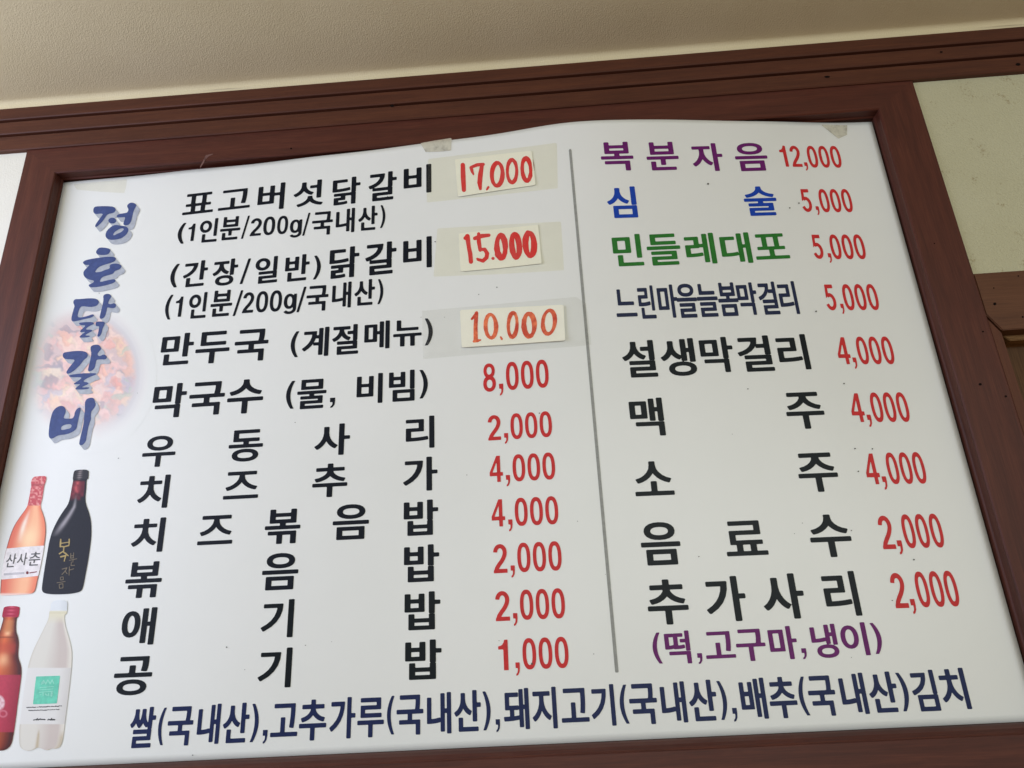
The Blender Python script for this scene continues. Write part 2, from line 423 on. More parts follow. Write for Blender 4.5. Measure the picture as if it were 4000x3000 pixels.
# ceiling: paper turned down in a small curve onto the top of the moulding
prof = [(-.0285, .9520), (-.0292, .9580), (-.0300, .9615)]
for k in range(9):
    a = math.radians(90 * k / 8); prof.append((-.0302 - .0085 * (1 - math.cos(a)), .9622 + .0085 * math.sin(a)))
prof += [(-.044, .9710), (-.055, .9716), (-.10, .9730), (-.3, .975), (-1.0, .975), (-4.2, .975)]
V, F = grid_strip(prof, -3.2, 3.2, 260, .0007)
F = [f[::-1] for f in F]
tag(obj('ceiling', V, F, M_CEIL, smooth=True), kind='structure')
V, F = [], []; box_mesh(-3.2, -.8492, -.0235, .06, ZC - 1.6, ZC + .8655, V, F)
tag(obj('wall', V, F, M_WALLL), kind='structure')
V, F = [], []; box_mesh(.6432, 3.2, -.0235, .004, ZC + .5052, ZC + .8655, V, F)
tag(obj('wall', V, F, M_WALLR), kind='structure')
V, F = [], []; box_mesh(-.8488, .6428, .004, .06, ZC - 1.6, ZC + .96, V, F)
tag(obj('wall', V, F, M_WALLL), kind='structure')
V, F = [], []; box_mesh(.6432, 3.2, .045, .06, ZC - 1.6, ZC + .96, V, F)
tag(obj('wall', V, F, M_WALLR), kind='structure')

# crown moulding under the ceiling
cp = [(.003, .8640), (-.0305, .8640), (-.0320, .8655), (-.0320, .8925), (-.0305, .8945), (-.0235, .8950), (-.0235, .8995), (-.0305, .9000), (-.0318, .9015),
      (-.0318, .9245), (-.0303, .9265), (-.0235, .9270), (-.0235, .9318), (-.0303, .9322), (-.0316, .9337), (-.0316, .9560), (-.0305, .9572), (.003, .9572)]
xs = np.linspace(-3.2, 3.2, 2); V = []; F = []
for x in xs: V += [(x, y, z + ZC) for y, z in cp]
n = len(cp)
for k in range(n - 1): F.append([k, k + n, k + n + 1, k + 1])
crown = tag(obj('crown_moulding', V, F, W_C), 'long dark brown grooved wooden moulding where the wall meets the ceiling', 'moulding')
crown_pl = on_plane(-.0320)
for (cx, cy, rx, ry) in [(3231, 300, 11, 4), (3677, 203, 6, 3), (3977, 251, 10, 5), (1531, 413, 8, 5)]:
    sh = Shape(crown_pl, .0004); sh.polys([sup(cx, cy, rx, ry, 2)], 1.6); sh.build('nail_hole', M_HOLE, crown)

# menu frame: four mitred members
fx0, fx1, fz0, fz1 = -.7885, .5755, -.0895, .8123      # opening at the front face
ox0, ox1, oz0, oz1 = -.8490, .6430, -.165, .8660
frame = bpy.data.objects.new('wooden_surround', None); COL.objects.link(frame); frame.location = ((ox0 + ox1) / 2, -.028, ZC + oz0)
frame.empty_display_size = .05
tag(frame, 'wide dark brown mitred wooden frame around the white menu sheet', 'frame')
base = Vector(frame.location)
def member(name, A, B, A2, B2, prof, wdt, m):
    A, B, A2, B2 = map(np.array, (A, B, A2, B2)); V = []; F = []
    for P_, Q_ in ((A, A2), (B, B2)):
        for u, y in prof:
            p = P_ + (Q_ - P_) * (u / wdt); V.append((p[0] - base.x, y - base.y, p[1] + ZC - base.z))
    n = len(prof)
    for k in range(n - 1): F.append([k, k + 1, k + n + 1, k + n])
    F.append(list(range(n))[::-1]); F.append(list(range(n, 2 * n)))
    o = obj(name, V, F, m, frame)
    bm = bmesh.new(); bm.from_mesh(o.data); bmesh.ops.recalc_face_normals(bm, faces=bm.faces); bm.to_mesh(o.data); bm.free()
    return o
def prof_in(wd): return [(.0010, .0035), (.0010, -.0045), (0, -.0060), (0, -.0085), (.0016, -.0105), (.0016, -.0215), (.0007, -.0245), (.0007, -.0262), (.0022, -.0280), (wd - .0015, -.0280), (wd, -.0268), (wd, .0035)]
prof_b = [(0, .0035), (0, -.0050), (.0012, -.0105), (.0045, -.0185), (.0085, -.0252), (.0098, -.0258), (.0110, -.0280), (.074, -.0280), (.0755, -.0265), (.0755, .0035)]
TL, TR, BL, BR = (fx0, fz1), (fx1, fz1), (fx0, fz0), (fx1, fz0)
oTL, oTR, oBL, oBR = (ox0, oz1), (ox1, oz1), (ox0, oz0), (ox1, oz0)
member('top_rail', TL, TR, oTL, oTR, prof_in(.0537), .0537, W_H)
member('bottom_rail', BL, BR, oBL, oBR, prof_b, .0755, W_H)
member('stile', TL, BL, oTL, oBL, prof_in(.0605), .0605, W_V)
member('stile', TR, BR, oTR, oBR, prof_in(.0675), .0675, W_V)
fpl = on_plane(-.0280)
sh = Shape(fpl, .0004)
for pts, wd in [([(783, 652), (793, 635), (801, 618), (806, 606)], [4, 6, 5, 3]), ([(801, 622), (812, 608), (830, 602)], [5, 7, 3])]:
    pts = np.array(pts, float); sh.field(lambda P: cap_sdf(P, pts, wd), 770, 590, 845, 665, 1.5)
o = sh.build('scratch_mark', M_SCR); o.parent = frame; o.matrix_parent_inverse = Matrix.Translation(-base)
sh = Shape(fpl, .0004)
for (cx, cy, r) in [(3829, 1501, 6), (3929, 1548, 5), (3650, 951, 3), (1137, 580, 4), (3840, 1295, 4)]: sh.polys([sup(cx, cy, r, r * .8, 2)], 1.5)
o = sh.build('nail_hole', M_HOLE); o.parent = frame; o.matrix_parent_inverse = Matrix.Translation(-base)

# panelled woodwork right of the frame
cab = bpy.data.objects.new('panelled_cabinet', None); COL.objects.link(cab); cab.location = (.9, -.026, ZC - .4); cab.empty_display_size = .05
tag(cab, 'brown wooden cabinet front with a recessed panel at the right edge below the wallpaper', 'cabinet')
cb = Vector(cab.location)
def prism(name, poly, y0, y1, m, bev=.0):
    V = [(x - cb.x, y - cb.y, z + ZC - cb.z) for y in (y0, y1) for x, z in poly]; n = len(poly)
    F = [list(range(n)), list(range(2 * n - 1, n - 1, -1))] + [[(k + 1) % n, k, n + k, n + (k + 1) % n] for k in range(n)]
    o = obj(name, V, F, m, cab)
    bm = bmesh.new(); bm.from_mesh(o.data); bmesh.ops.recalc_face_normals(bm, faces=bm.faces)
    if bev: bmesh.ops.bevel(bm, geom=bm.edges[:], offset=bev, segments=2, affect='EDGES')
    bm.to_mesh(o.data); bm.free(); return o
prism('rail', [(.6434, .4385), (.6590, .4125), (1.6, .4125), (1.6, .5048), (.6434, .5048)], -.0262, .02, W_RAIL, .0012)
prism('stile', [(.6434, -.9), (.6580, -.9), (.6580, .4090), (.6434, .4345)], -.0250, .02, W_STRIP, .0010)
prism('bead', [(.6650, .4195), (.6800, .4045), (1.6, .4045), (1.6, .4195)], -.004, .03, W_RAW, .0008)
prism('bead', [(.6620, -.9), (.6700, -.9), (.6700, .4020), (.6620, .4130)], -.006, .03, W_RAWV, .0008)
prism('panel', [(.6585, -.9), (1.6, -.9), (1.6, .43), (.6585, .43)], .022, .034, W_PAN)
sh = Shape(on_plane(-.0262), .0004)
for (cx, cy, r) in [(3886, 1187, 6), (3882, 1125, 3), (3995, 1238, 4), (3978, 1078, 3)]: sh.polys([sup(cx, cy, r, r * .9, 2)], 1.5)
o = sh.build('nail_hole', M_HOLE); o.parent = cab; o.matrix_parent_inverse = Matrix.Translation(-cb)

# ================================================================== the printed menu sheet
nx, nz = 180, 110
gx = np.linspace(XL, XR, nx); gz = np.linspace(ZB, ZT, nz); GX, GZ = np.meshgrid(gx, gz)
edge = .0006 * np.sin(GX * 31) * np.clip((GZ - .75) / .06, 0, 1)
H = bulge(GX, GZ)
Vf = np.stack([GX, -H, GZ + edge + ZC], -1).reshape(-1, 3); Vb = Vf + (0, .0006, 0)
F = []; nn = nx * nz
for j in range(nz - 1):
    for i in range(nx - 1):
        a = j * nx + i; F.append([a, a + 1, a + nx + 1, a + nx]); F.append([nn + a, nn + a + nx, nn + a + nx + 1, nn + a + 1])
rim = [i for i in range(nx)] + [j * nx + nx - 1 for j in range(1, nz)] + [(nz - 1) * nx + i for i in range(nx - 2, -1, -1)] + [j * nx for j in range(nz - 2, 0, -1)]
for a, b in zip(rim, rim[1:] + rim[:1]): F.append([b, a, nn + a, nn + b])
sheet = tag(obj('menu_sheet', np.concatenate([Vf, Vb]), F, M_SHEET, smooth=True), 'large white printed price list buckling out of its dark wooden frame', 'menu')

A_ = (600, 600, 1.8433); E_ = (400, 1400, 2.212); F_ = (1300, 1400, 2.212); G_ = (400, 2100, 2.212); H_ = (1300, 2100, 2.212)
D4 = (2200, 500, 1.70154); P4 = (3000, 0, 2.212); R1 = (2300, 1300, 2.212); R2 = (3000, 1300, 2.212); R3 = (2300, 1950, 2.212); R4 = (3000, 1950, 2.212)
B1 = (400, 2550, 1.8433); B2 = (1500, 2550, 1.8433); B3 = (2800, 2550, 1.8433); C3 = (2500, 2550, 3.6867)
def item(*a, **k): return line('item_name', *a, parent=sheet, **k)
def price(*a, **k): return line('price', *a, m=I_RED, parent=sheet, **k)
def note(*a, **k): return line('portion_note', *a, parent=sheet, **k)
item(A_, -.115, [('표', 214, 434, 283, 432), ('고', 470, 698, 257, 400), ('버', 750, 943, 216, 407), ('섯', 1007, 1222, 195, 378), ('닭', 1287, 1488, 172, 366), ('갈', 1547, 1750, 133, 337), ('비', 1800, 2000, 84, 289)], m=I_BLACK)
note(A_, -.085, [('(', 174, 228, 500, 650), ('1', 247, 295, 505, 630), ('인', 330, 462, 468, 638), ('분', 480, 625, 453, 621), ('/', 636, 686, 448, 612), ('2', 697, 777, 465, 592), ('0', 790, 875, 453, 587), ('0', 890, 968, 447, 580), ('g', 980, 1067, 474, 605), ('/', 1074, 1125, 427, 590), ('국', 1140, 1290, 418, 587), ('내', 1312, 1448, 395, 570), ('산', 1473, 1612, 378, 552), (')', 1631, 1669, 370, 535)], m=I_BLACK)
item(A_, -.10, [('(', 121, 180, 795, 965), ('간', 212, 388, 772, 957), ('장', 424, 605, 760, 950), ('/', 627, 694, 757, 937), ('일', 730, 895, 743, 933), ('반', 946, 1122, 728, 917), (')', 1150, 1204, 733, 905), ('닭', 1265, 1480, 673, 895), ('갈', 1523, 1748, 638, 870), ('비', 1796, 2003, 603, 827)], m=I_BLACK)
note(A_, -.075, [('(', 84, 132, 1017, 1196), ('1', 156, 206, 1030, 1176), ('인', 252, 383, 1000, 1186), ('분', 411, 566, 983, 1172), ('/', 577, 638, 985, 1168), ('2', 642, 721, 998, 1147), ('0', 738, 824, 990, 1143), ('0', 837, 924, 984, 1138), ('g', 936, 1028, 1008, 1156), ('/', 1033, 1096, 960, 1141), ('국', 1100, 1258, 950, 1134), ('내', 1285, 1423, 925, 1112), ('산', 1445, 1593, 906, 1092), (')', 1612, 1654, 903, 1083)], m=I_BLACK)
item(A_, -.07, [('만', 52, 286, 1294, 1520), ('두', 303, 548, 1280, 1510), ('국', 582, 825, 1265, 1495), ('(', 987, 1045, 1280, 1467), ('계', 1070, 1262, 1252, 1462), ('절', 1285, 1475, 1232, 1446), ('메', 1517, 1700, 1206, 1407), ('뉴', 1725, 1930, 1197, 1386), (')', 1951, 2010, 1185, 1380)], m=I_BLACK)
item(E_, -.065, [('막', 433, 722, 217, 513), ('국', 748, 1055, 202, 491), ('수', 1080, 1390, 181, 476), ('(', 1587, 1660, 195, 436), ('물', 1683, 1935, 180, 434), (',', 1965, 2010, 340, 428), ('비', 206, 431, 131, 390, F_), ('빔', 484, 707, 103, 371, F_), (')', 748, 821, 98, 345, F_)], m=I_BLACK)
price(F_, -.072, [('8', 1298, 1407, 43, 288), (',', 1438, 1474, 218, 322), ('000', 1496, 1864, 20, 263)])
item(E_, -.06, [('우', 347, 633, 668, 937), ('동', 1091, 1387, 616, 891), ('사', 1833, 2139, 566, 838), ('리', 630, 878, 500, 778, F_)], m=I_BLACK)
price(F_, -.068, [('2', 1340, 1450, 490, 707), (',', 1481, 1516, 645, 738), ('000', 1535, 1893, 465, 689)])
item(E_, -.055, [('치', 308, 575, 1009, 1297), ('즈', 1051, 1352, 976, 1213), ('추', 1815, 2117, 908, 1198), ('가', 607, 905, 853, 1146, F_)], m=I_BLACK)
price(F_, -.058, [('4', 1354, 1468, 842, 1068), (',', 1497, 1533, 1007, 1106), ('000', 1553, 1920, 820, 1055)])
item(E_, -.05, [('치', 255, 534, 1379, 1677), ('즈', 830, 1131, 1356, 1608), ('볶', 1404, 1711, 1302, 1602), ('음', -1, 312, 1260, 1565, F_), ('밥', 612, 911, 1223, 1529, F_)], m=I_BLACK)
price(F_, -.05, [('4', 1371, 1487, 1218, 1453), (',', 1517, 1554, 1391, 1495), ('000', 1572, 1947, 1197, 1441)])
item(G_, -.048, [('볶', 199, 513, 208, 521), ('음', 1380, 1693, 133, 452), ('밥', 614, 920, 61, 382, H_)], m=I_BLACK)
price(H_, -.047, [('2', 1387, 1505, 56, 306), (',', 1538, 1574, 240, 347), ('000', 1594, 1976, 37, 292)])
item(G_, -.045, [('애', 165, 458, 606, 930), ('기', 1372, 1652, 536, 866), ('밥', 619, 930, 467, 797, H_)], m=I_DARK)
price(H_, -.043, [('2', 1405, 1527, 462, 720), (',', 1559, 1597, 652, 764), ('000', 1617, 2005, 443, 705)])
item(G_, -.042, [('공', 99, 428, 1027, 1363), ('기', 1346, 1635, 954, 1299), ('밥', 624, 940, 883, 1226, H_)], m=I_DARK)
price(H_, -.04, [('1', 1431, 1515, 883, 1147), (',', 1580, 1617, 1078, 1195), ('000', 1639, 2036, 862, 1134)])
sh = Shape(); sh.polys([[(2221.5, 582), (2231.8, 582), (2416.6, 2627), (2403, 2627)]], 4); sh.build('divider_line', I_GREY, sheet)

item(D4, -.03, [('복', 250, 465, 93, 284), ('분', 553, 765, 93, 280), ('자', 855, 1059, 102, 287), ('음', 1142, 1356, 99, 285)], m=I_PURPLE)
price(P4, .005, [('1', 106, 164, 1258, 1440), ('2', 196, 281, 1259, 1441), (',', 318, 347, 1402, 1475), ('000', 342, 627, 1260, 1449)])
item(D4, -.03, [('심', 292, 487, 390, 597), ('술', 1203, 1418, 388, 582)], m=I_BLUE)
price(D4, -.002, [('5', 1582, 1647, 406, 558), (',', 1683, 1704, 520, 580), ('000', 1703, 1917, 405, 560)])
item(D4, -.045, [('민', 330, 527, 707, 917), ('들', 557, 779, 704, 911), ('레', 812, 1010, 700, 904), ('대', 1048, 1247, 697, 900), ('포', 1270, 1493, 703, 871)], m=I_GREEN)
price(D4, -.004, [('5', 1657, 1722, 709, 870), (',', 1764, 1786, 832, 897), ('000', 1776, 2003, 707, 872)])
item(D4, -.035, [('느', 347, 485, 1071, 1254), ('린', 500, 609, 1047, 1267), ('마', 630, 760, 1041, 1262), ('을', 755, 889, 1035, 1261), ('늘', 890, 1028, 1035, 1255), ('봄', 1030, 1163, 1027, 1250), ('막', 1160, 1290, 1027, 1243), ('걸', 1300, 1425, 1022, 1240), ('리', 1436, 1554, 1019, 1238)], m=I_NAVY2)
price(D4, -.006, [('5', 1741, 1808, 1040, 1212), (',', 1848, 1869, 1168, 1237), ('000', 1861, 2090, 1037, 1211)])
item(R1, -.04, [('설', 290, 582, 66, 384), ('생', 621, 922, 50, 373), ('막', 966, 1250, 38, 342), ('걸', 1288, 1584, 26, 334), ('리', 1633, 1895, 15, 320)], m=I_DARK)
price(R2, -.006, [('4', 596, 702, 38, 271), (',', 739, 771, 213, 312), ('000', 770, 1080, 32, 272)])
item(R1, -.04, [('맥', 357, 648, 564, 892), ('주', 1703, 2030, 514, 829)], m=I_DARK)
price(R2, -.008, [('4', 713, 823, 522, 771), (',', 863, 898, 707, 815), ('000', 892, 1211, 514, 771)])
item(R1, -.042, [('소', 390, 726, 1110, 1406), ('주', 1808, 2147, 1038, 1374)], m=I_DARK)
price(R2, -.018, [('4', 840, 953, 1043, 1309), (',', 994, 1031, 1240, 1357), ('000', 1029, 1354, 1032, 1306)])
item(R3, -.043, [('음', 450, 790, 198, 569), ('료', 1175, 1531, 187, 487), ('수', 360, 714, 132, 500, R4)], m=I_DARK)
price(R4, -.025, [('2', 966, 1078, 142, 431), (',', 1124, 1166, 355, 479), ('000', 1164, 1505, 127, 421)])
item(R3, -.044, [('추', 505, 856, 693, 1083), ('가', 1009, 1356, 667, 1057), ('사', 1500, 1859, 644, 1036), ('리', 486, 778, 625, 1012, R4)], m=I_DARK)
price(R4, -.03, [('2', 1073, 1188, 637, 941), (',', 1239, 1279, 862, 994), ('000', 1281, 1636, 621, 931)])
note(R3, -.048, [('(', 552, 626, 1153, 1421), ('떡', 660, 877, 1138, 1423), (',', 941, 983, 1330, 1425), ('고', 1002, 1258, 1143, 1375), ('구', 1273, 1526, 1122, 1398), ('마', 1559, 1799, 1098, 1385), (',', 1842, 1884, 1288, 1384), ('냉', 377, 600, 1080, 1372, R4), ('이', 632, 861, 1067, 1353, R4), (')', 903, 980, 1068, 1336, R4)], m=I_PURPLE)
line('origin_note', B1, -.045, [('쌀', 197, 378, 391, 685), ('(', 402, 450, 395, 666), ('국', 468, 652, 386, 670), ('내', 684, 847, 369, 659), ('산', 868, 1056, 361, 649), (')', 1069, 1125, 366, 643), (',', 1153, 1187, 555, 655), ('고', 1214, 1408, 365, 604), ('추', 1417, 1613, 336, 632), ('가', 1636, 1821, 320, 619), ('루', 1836, 2027, 323, 609)]
  + [t + (B2,) for t in [('(', 21, 75, 310, 589), ('국', 90, 283, 303, 592), ('내', 309, 484, 285, 584), ('산', 505, 698, 270, 567), (')', 711, 768, 277, 558), (',', 805, 836, 478, 572), ('돼', 861, 1045, 256, 553), ('지', 1067, 1244, 247, 548), ('고', 1274, 1473, 255, 500), ('기', 1491, 1663, 228, 528), ('(', 1698, 1757, 230, 511), ('국', 1768, 1967, 222, 516), ('내', 1995, 2175, 208, 505)]]
  + [('산', 704, 1106, 391, 982, C3), (')', 1134, 1250, 404, 966, C3), (',', 1338, 1405, 793, 995, C3)]
  + [t + (B3,) for t in [('배', 171, 355, 182, 478), ('추', 376, 574, 173, 471), ('(', 592, 651, 172, 452), ('국', 662, 856, 165, 456), ('내', 893, 1075, 146, 444), ('산', 1096, 1301, 137, 430), (')', 1313, 1378, 143, 421), ('김', 1406, 1585, 125, 421), ('치', 1612, 1804, 111, 409)]],
  I_NAVY, sheet)

# ---- brush-lettered title down the left side, with a grey drop shape printed behind it
E5 = (0, 750, 2.212); T5 = (100, 1300, 3.0167)
def px(crop, pts): return np.asarray(pts, float) / crop[2] + (crop[0], crop[1])
TITLE = [
 [(E5, [(805,150),(815,128),(850,122),(960,122),(995,135),(1000,160),(985,180),(930,190),(905,225),(880,262),(830,307),(818,292),(850,245),(880,205),(890,190),(870,185),(830,192),(808,180)]),
  (E5, [(933,247),(945,228),(970,220),(995,228),(1007,247),(995,266),(970,274),(945,266)]),
  (E5, [(1100,110),(1125,92),(1150,92),(1177,105),(1175,125),(1155,160),(1145,200),(1130,265),(1105,288),(1065,285),(1068,262),(1085,215),(1060,218),(1015,220),(1005,210),(1020,192),(1075,182),(1100,178),(1112,150),(1098,128)]),
  (E5, [(910,365),(925,330),(965,295),(1000,282),(1035,290),(1080,295),(1108,310),(1110,335),(1090,370),(1050,400),(1000,412),(945,413),(915,395)]),
  (E5, [(975,370),(990,345),(1030,318),(1065,312),(1070,325),(1050,345),(1005,365),(985,375)])],
 [(E5, [(850,482),(890,478),(950,490),(955,510),(935,540),(890,545),(845,542),(825,520)]),
  (E5, [(712,612),(730,592),(775,580),(850,568),(930,558),(990,560),(1003,578),(990,600),(950,615),(890,632),(850,650),(825,680),(820,695),(870,690),(910,672),(950,662),(945,630),(985,615),(1040,625),(1052,642),(1035,668),(1000,678),(985,690),(980,705),(930,720),(880,735),(860,770),(870,778),(930,762),(985,752),(1002,765),(985,785),(920,805),(850,820),(785,825),(768,815),(765,800),(805,785),(815,765),(770,758),(730,735),(718,705),(725,680),(765,640),(775,628),(740,632)])],
 [(E5, [(630,950),(645,925),(690,925),(770,917),(825,920),(850,935),(855,960),(835,985),(780,995),(710,985),(690,1000),(675,1040),(668,1080),(700,1085),(760,1070),(800,1055),(815,1065),(790,1085),(720,1100),(650,1118),(622,1118),(615,1095),(625,1050),(640,1000),(645,985)]),
  (E5, [(890,895),(915,880),(945,880),(965,900),(945,930),(930,965),(960,970),(985,958),(1003,968),(1000,995),(980,1005),(945,1000),(925,995),(918,1040),(905,1080),(880,1097),(858,1090),(870,1040),(885,980),(895,930)]),
  (E5, [(680,1130),(720,1125),(800,1122),(815,1140),(790,1150),(760,1165),(735,1190),(790,1188),(800,1200),(760,1220),(730,1240),(775,1240),(778,1250),(740,1258),(690,1258),(685,1250),(720,1220),(740,1208),(695,1212),(690,1200),(730,1165),(740,1152),(690,1150)]),
  (E5, [(826,1124),(850,1118),(905,1120),(905,1145),(885,1180),(878,1220),(860,1250),(838,1250),(850,1210),(855,1175),(858,1160),(826,1160)])],
 [(T5, [(435,265),(445,235),(490,225),(580,213),(660,213),(715,225),(735,255),(725,290),(690,315),(670,340),(645,375),(600,420),(560,455),(500,487),(475,470),(500,425),(545,370),(585,320),(540,312),(475,312),(445,295)]),
  (T5, [(765,165),(790,145),(840,137),(875,150),(893,190),(870,215),(848,240),(850,270),(880,275),(910,255),(945,262),(960,290),(940,315),(890,312),(845,315),(832,325),(825,365),(815,410),(785,445),(745,455),(733,440),(745,390),(765,310),(775,240),(765,200)]),
  (T5, [(505,510),(525,495),(620,482),(720,475),(830,475),(835,490),(780,510),(715,540),(670,575),(740,585),(740,605),(690,625),(655,645),(750,640),(752,655),(700,668),(600,668),(580,660),(620,625),(650,605),(570,607),(565,598),(620,565),(665,530),(640,523),(540,525)])],
 [(T5, [(335,905),(370,875),(415,858),(455,870),(473,905),(470,945),(450,985),(450,1010),(500,1012),(550,1010),(572,985),(580,930),(610,890),(645,877),(650,900),(635,960),(615,1050),(600,1130),(560,1165),(490,1195),(400,1205),(370,1215),(320,1245),(290,1248),(270,1215),(275,1120),(290,1030),(310,950)]),
  (T5, [(415,1130),(425,1100),(470,1080),(530,1075),(545,1095),(530,1125),(480,1135),(425,1148)]),
  (T5, [(700,810),(725,775),(775,762),(808,775),(815,810),(828,845),(805,890),(770,930),(768,985),(772,1010),(750,1070),(730,1150),(718,1230),(710,1280),(670,1325),(628,1322),(640,1250),(665,1150),(685,1060),(690,980),(700,900),(698,850)])]]
for g in TITLE:
    polys = [smooth_poly(px(c, p), 1) for c, p in g]
    A = np.concatenate([closed(p)[0] for p in polys]); B = np.concatenate([closed(p)[1] for p in polys])
    bb = (A[:, 0].min() - 4, A[:, 1].min() - 4, A[:, 0].max() + 24, A[:, 1].max() + 26)
    f = lambda P: seg_sdf(P, A, B)
    sh = Shape(on_sheet, .0010); sh.field(f, *bb, 2.0); t = sh.build('title_letter', I_TITLE, sheet)
    sh = Shape(on_sheet, .0007)
    def fs(P):
        o = np.full(len(P), 1e9)
        for k in np.linspace(0, 1, 7): o = np.minimum(o, f(P - (15 * k, 18 * k)))
        return o
    sh.field(fs, *bb, 2.0); sh.build('letter_shadow', I_SHADOW, t)

# ---- pale printed picture of a pan of stir-fried chicken
SHEETC = np.array([.79, .81, .79])
def vnoise(P, scale, seed):
    r = np.random.default_rng(seed).random((64, 64)); q = P / scale; i = np.floor(q).astype(int); f = q - i; f = f * f * (3 - 2 * f)
    g = lambda a, b: r[(i[:, 1] + b) % 64, (i[:, 0] + a) % 64]
    return (g(0, 0) * (1 - f[:, 0]) + g(1, 0) * f[:, 0]) * (1 - f[:, 1]) + (g(0, 1) * (1 - f[:, 0]) + g(1, 1) * f[:, 0]) * f[:, 1]
def food_color(P):
    r = np.random.default_rng(11); n = len(P)
    warp = np.stack([vnoise(P, 26, 1) - .5, vnoise(P, 26, 2) - .5], -1) * 34 + np.stack([vnoise(P, 10, 3) - .5, vnoise(P, 10, 4) - .5], -1) * 12
    Q = P + warp
    pal = s2l([(252, 214, 200), (248, 196, 190), (240, 176, 168), (250, 186, 160), (198, 188, 206), (252, 228, 196), (186, 196, 180), (150, 134, 152), (244, 160, 146), (252, 208, 170)])
    wt = np.array([.2, .16, .13, .13, .1, .07, .05, .06, .05, .05])
    c = np.tile(s2l((214, 182, 182)), (n, 1))
    for k in range(300):
        x, y = 330 + r.normal() * 120, 1475 + r.normal() * 120; a = r.uniform(0, np.pi); l, s_ = r.uniform(16, 52), r.uniform(9, 26)
        d = Q - (x, y); u = d[:, 0] * np.cos(a) + d[:, 1] * np.sin(a); v = -d[:, 0] * np.sin(a) + d[:, 1] * np.cos(a)
        q = (u / l)**2 + (v / s_)**2; m_ = np.clip((1.15 - q) / .6, 0, 1)[:, None] * .72
        col = pal[r.choice(len(pal), p=wt)] * (1 + .14 * np.clip(-v / s_, -1, 1)[:, None]) * (1 - .16 * np.clip(q, 0, 1)[:, None])
        c = c * (1 - m_) + col * m_
    c *= (.94 + .12 * vnoise(P, 5, 8))[:, None]
    d = P - (335, 1460); rr = np.hypot(d[:, 0] / 232, d[:, 1] / 262)
    side = np.clip((P[:, 0] - 330 - .25 * (P[:, 1] - 1460)) / 130, 0, 1)[:, None]; pan = s2l((196, 186, 196)); t = np.clip((rr - .80) / .07, 0, 1)[:, None] * side; c = c * (1 - t) + pan * t
    t = np.exp(-((rr - .93) / .02)**2)[:, None] * .45 * side; c = c * (1 - t) + s2l((222, 214, 222)) * t
    glow = s2l((240, 218, 222)); t = np.clip((rr - .93) / .12, 0, 1)[:, None]; c = c * (1 - t) + glow * t
    fade = (lambda q: q * q * (3 - 2 * q))(np.clip(1.12 - rr, 0, .42) / .42) * .76
    fade *= np.clip((P[:, 0] - 90 + (P[:, 1] - 1480) * .2) / 90, 0, 1) * np.clip((1790 - P[:, 1]) / 170, 0, 1) * np.clip((P[:, 1] - 1130) / 110, 0, 1)
    fade *= 1 - .35 * np.clip((P[:, 1] - 1520) / 200, 0, 1)
    fade = fade[:, None]; return (SHEETC * (1 - fade) + c * fade) / SHEETC
M_FOOD = M_SHEET.copy(); M_FOOD.name = 'pale_food_print'
_a = N(M_FOOD, 'ShaderNodeAttribute', attribute_name='Col'); _x = N(M_FOOD, 'ShaderNodeMix', data_type='RGBA', blend_type='MULTIPLY')
_x.inputs[0].default_value = 1; _o = [l for l in M_FOOD.node_tree.links if l.to_socket == bsdf(M_FOOD).inputs['Base Color']][0].from_socket
L(M_FOOD, _o, _x.inputs[6]); L(M_FOOD, _a.outputs['Color'], _x.inputs[7]); L(M_FOOD, _x.outputs[2], bsdf(M_FOOD).inputs['Base Color'])
sh = Shape(on_sheet, .00015)
sh.field(lambda P: np.maximum(np.hypot((P[:, 0] - 335) / 277, (P[:, 1] - 1460) / 312) - 1, (256 - .2107 * (P[:, 1] - 750) - P[:, 0]) / 280), 40, 1120, 650, 1800, 3.0, food_color)
o = sh.build('food_picture', M_FOOD, sheet); o.data.polygons.foreach_set('use_smooth', [True] * len(o.data.polygons))

# ---- printed pictures of four bottles
def edges_at(poly, ys):
    A, B = closed(poly); lo = np.full(len(ys), np.nan); hi = np.full(len(ys), np.nan)
    for k, y in enumerate(ys):
        c = (A[:, 1] > y) != (B[:, 1] > y)
        if c.any():
            x = A[c, 0] + (y - A[c, 1]) / (B[c, 1] - A[c, 1]) * (B[c, 0] - A[c, 0]); lo[k], hi[k] = x.min(), x.max()
    ok = ~np.isnan(lo); return np.interp(np.arange(len(ys)), np.nonzero(ok)[0], lo[ok]), np.interp(np.arange(len(ys)), np.nonzero(ok)[0], hi[ok])
def bottle(name, poly, color, off=.0007):
    poly = smooth_poly(poly, 2); y0, y1 = poly[:, 1].min(), poly[:, 1].max()
    ty = np.linspace(y0 + 1, y1 - 1, 300); lo, hi = edges_at(poly, ty)
    def cf(P):
        l, h = np.interp(P[:, 1], ty, lo), np.interp(P[:, 1], ty, hi)
        u = np.clip((P[:, 0] - l) / np.maximum(h - l, 1), 0, 1); t = (P[:, 1] - y0) / (y1 - y0)
        return color(u, t, P)
    sh = Shape(on_sheet, off); sh.polys([poly], 2.2, cf); return sh.build(name, M_PRINT, sheet)
def mixc(a, b, t): t = np.clip(t, 0, 1)[:, None]; return a * (1 - t) + b * t
def band(x, a, b, s_=.01): return np.clip((x - a) / s_, 0, 1) * np.clip((b - x) / s_, 0, 1)
B5 = (0, 1700, 2.552); B6 = (0, 2300, 2.5525)
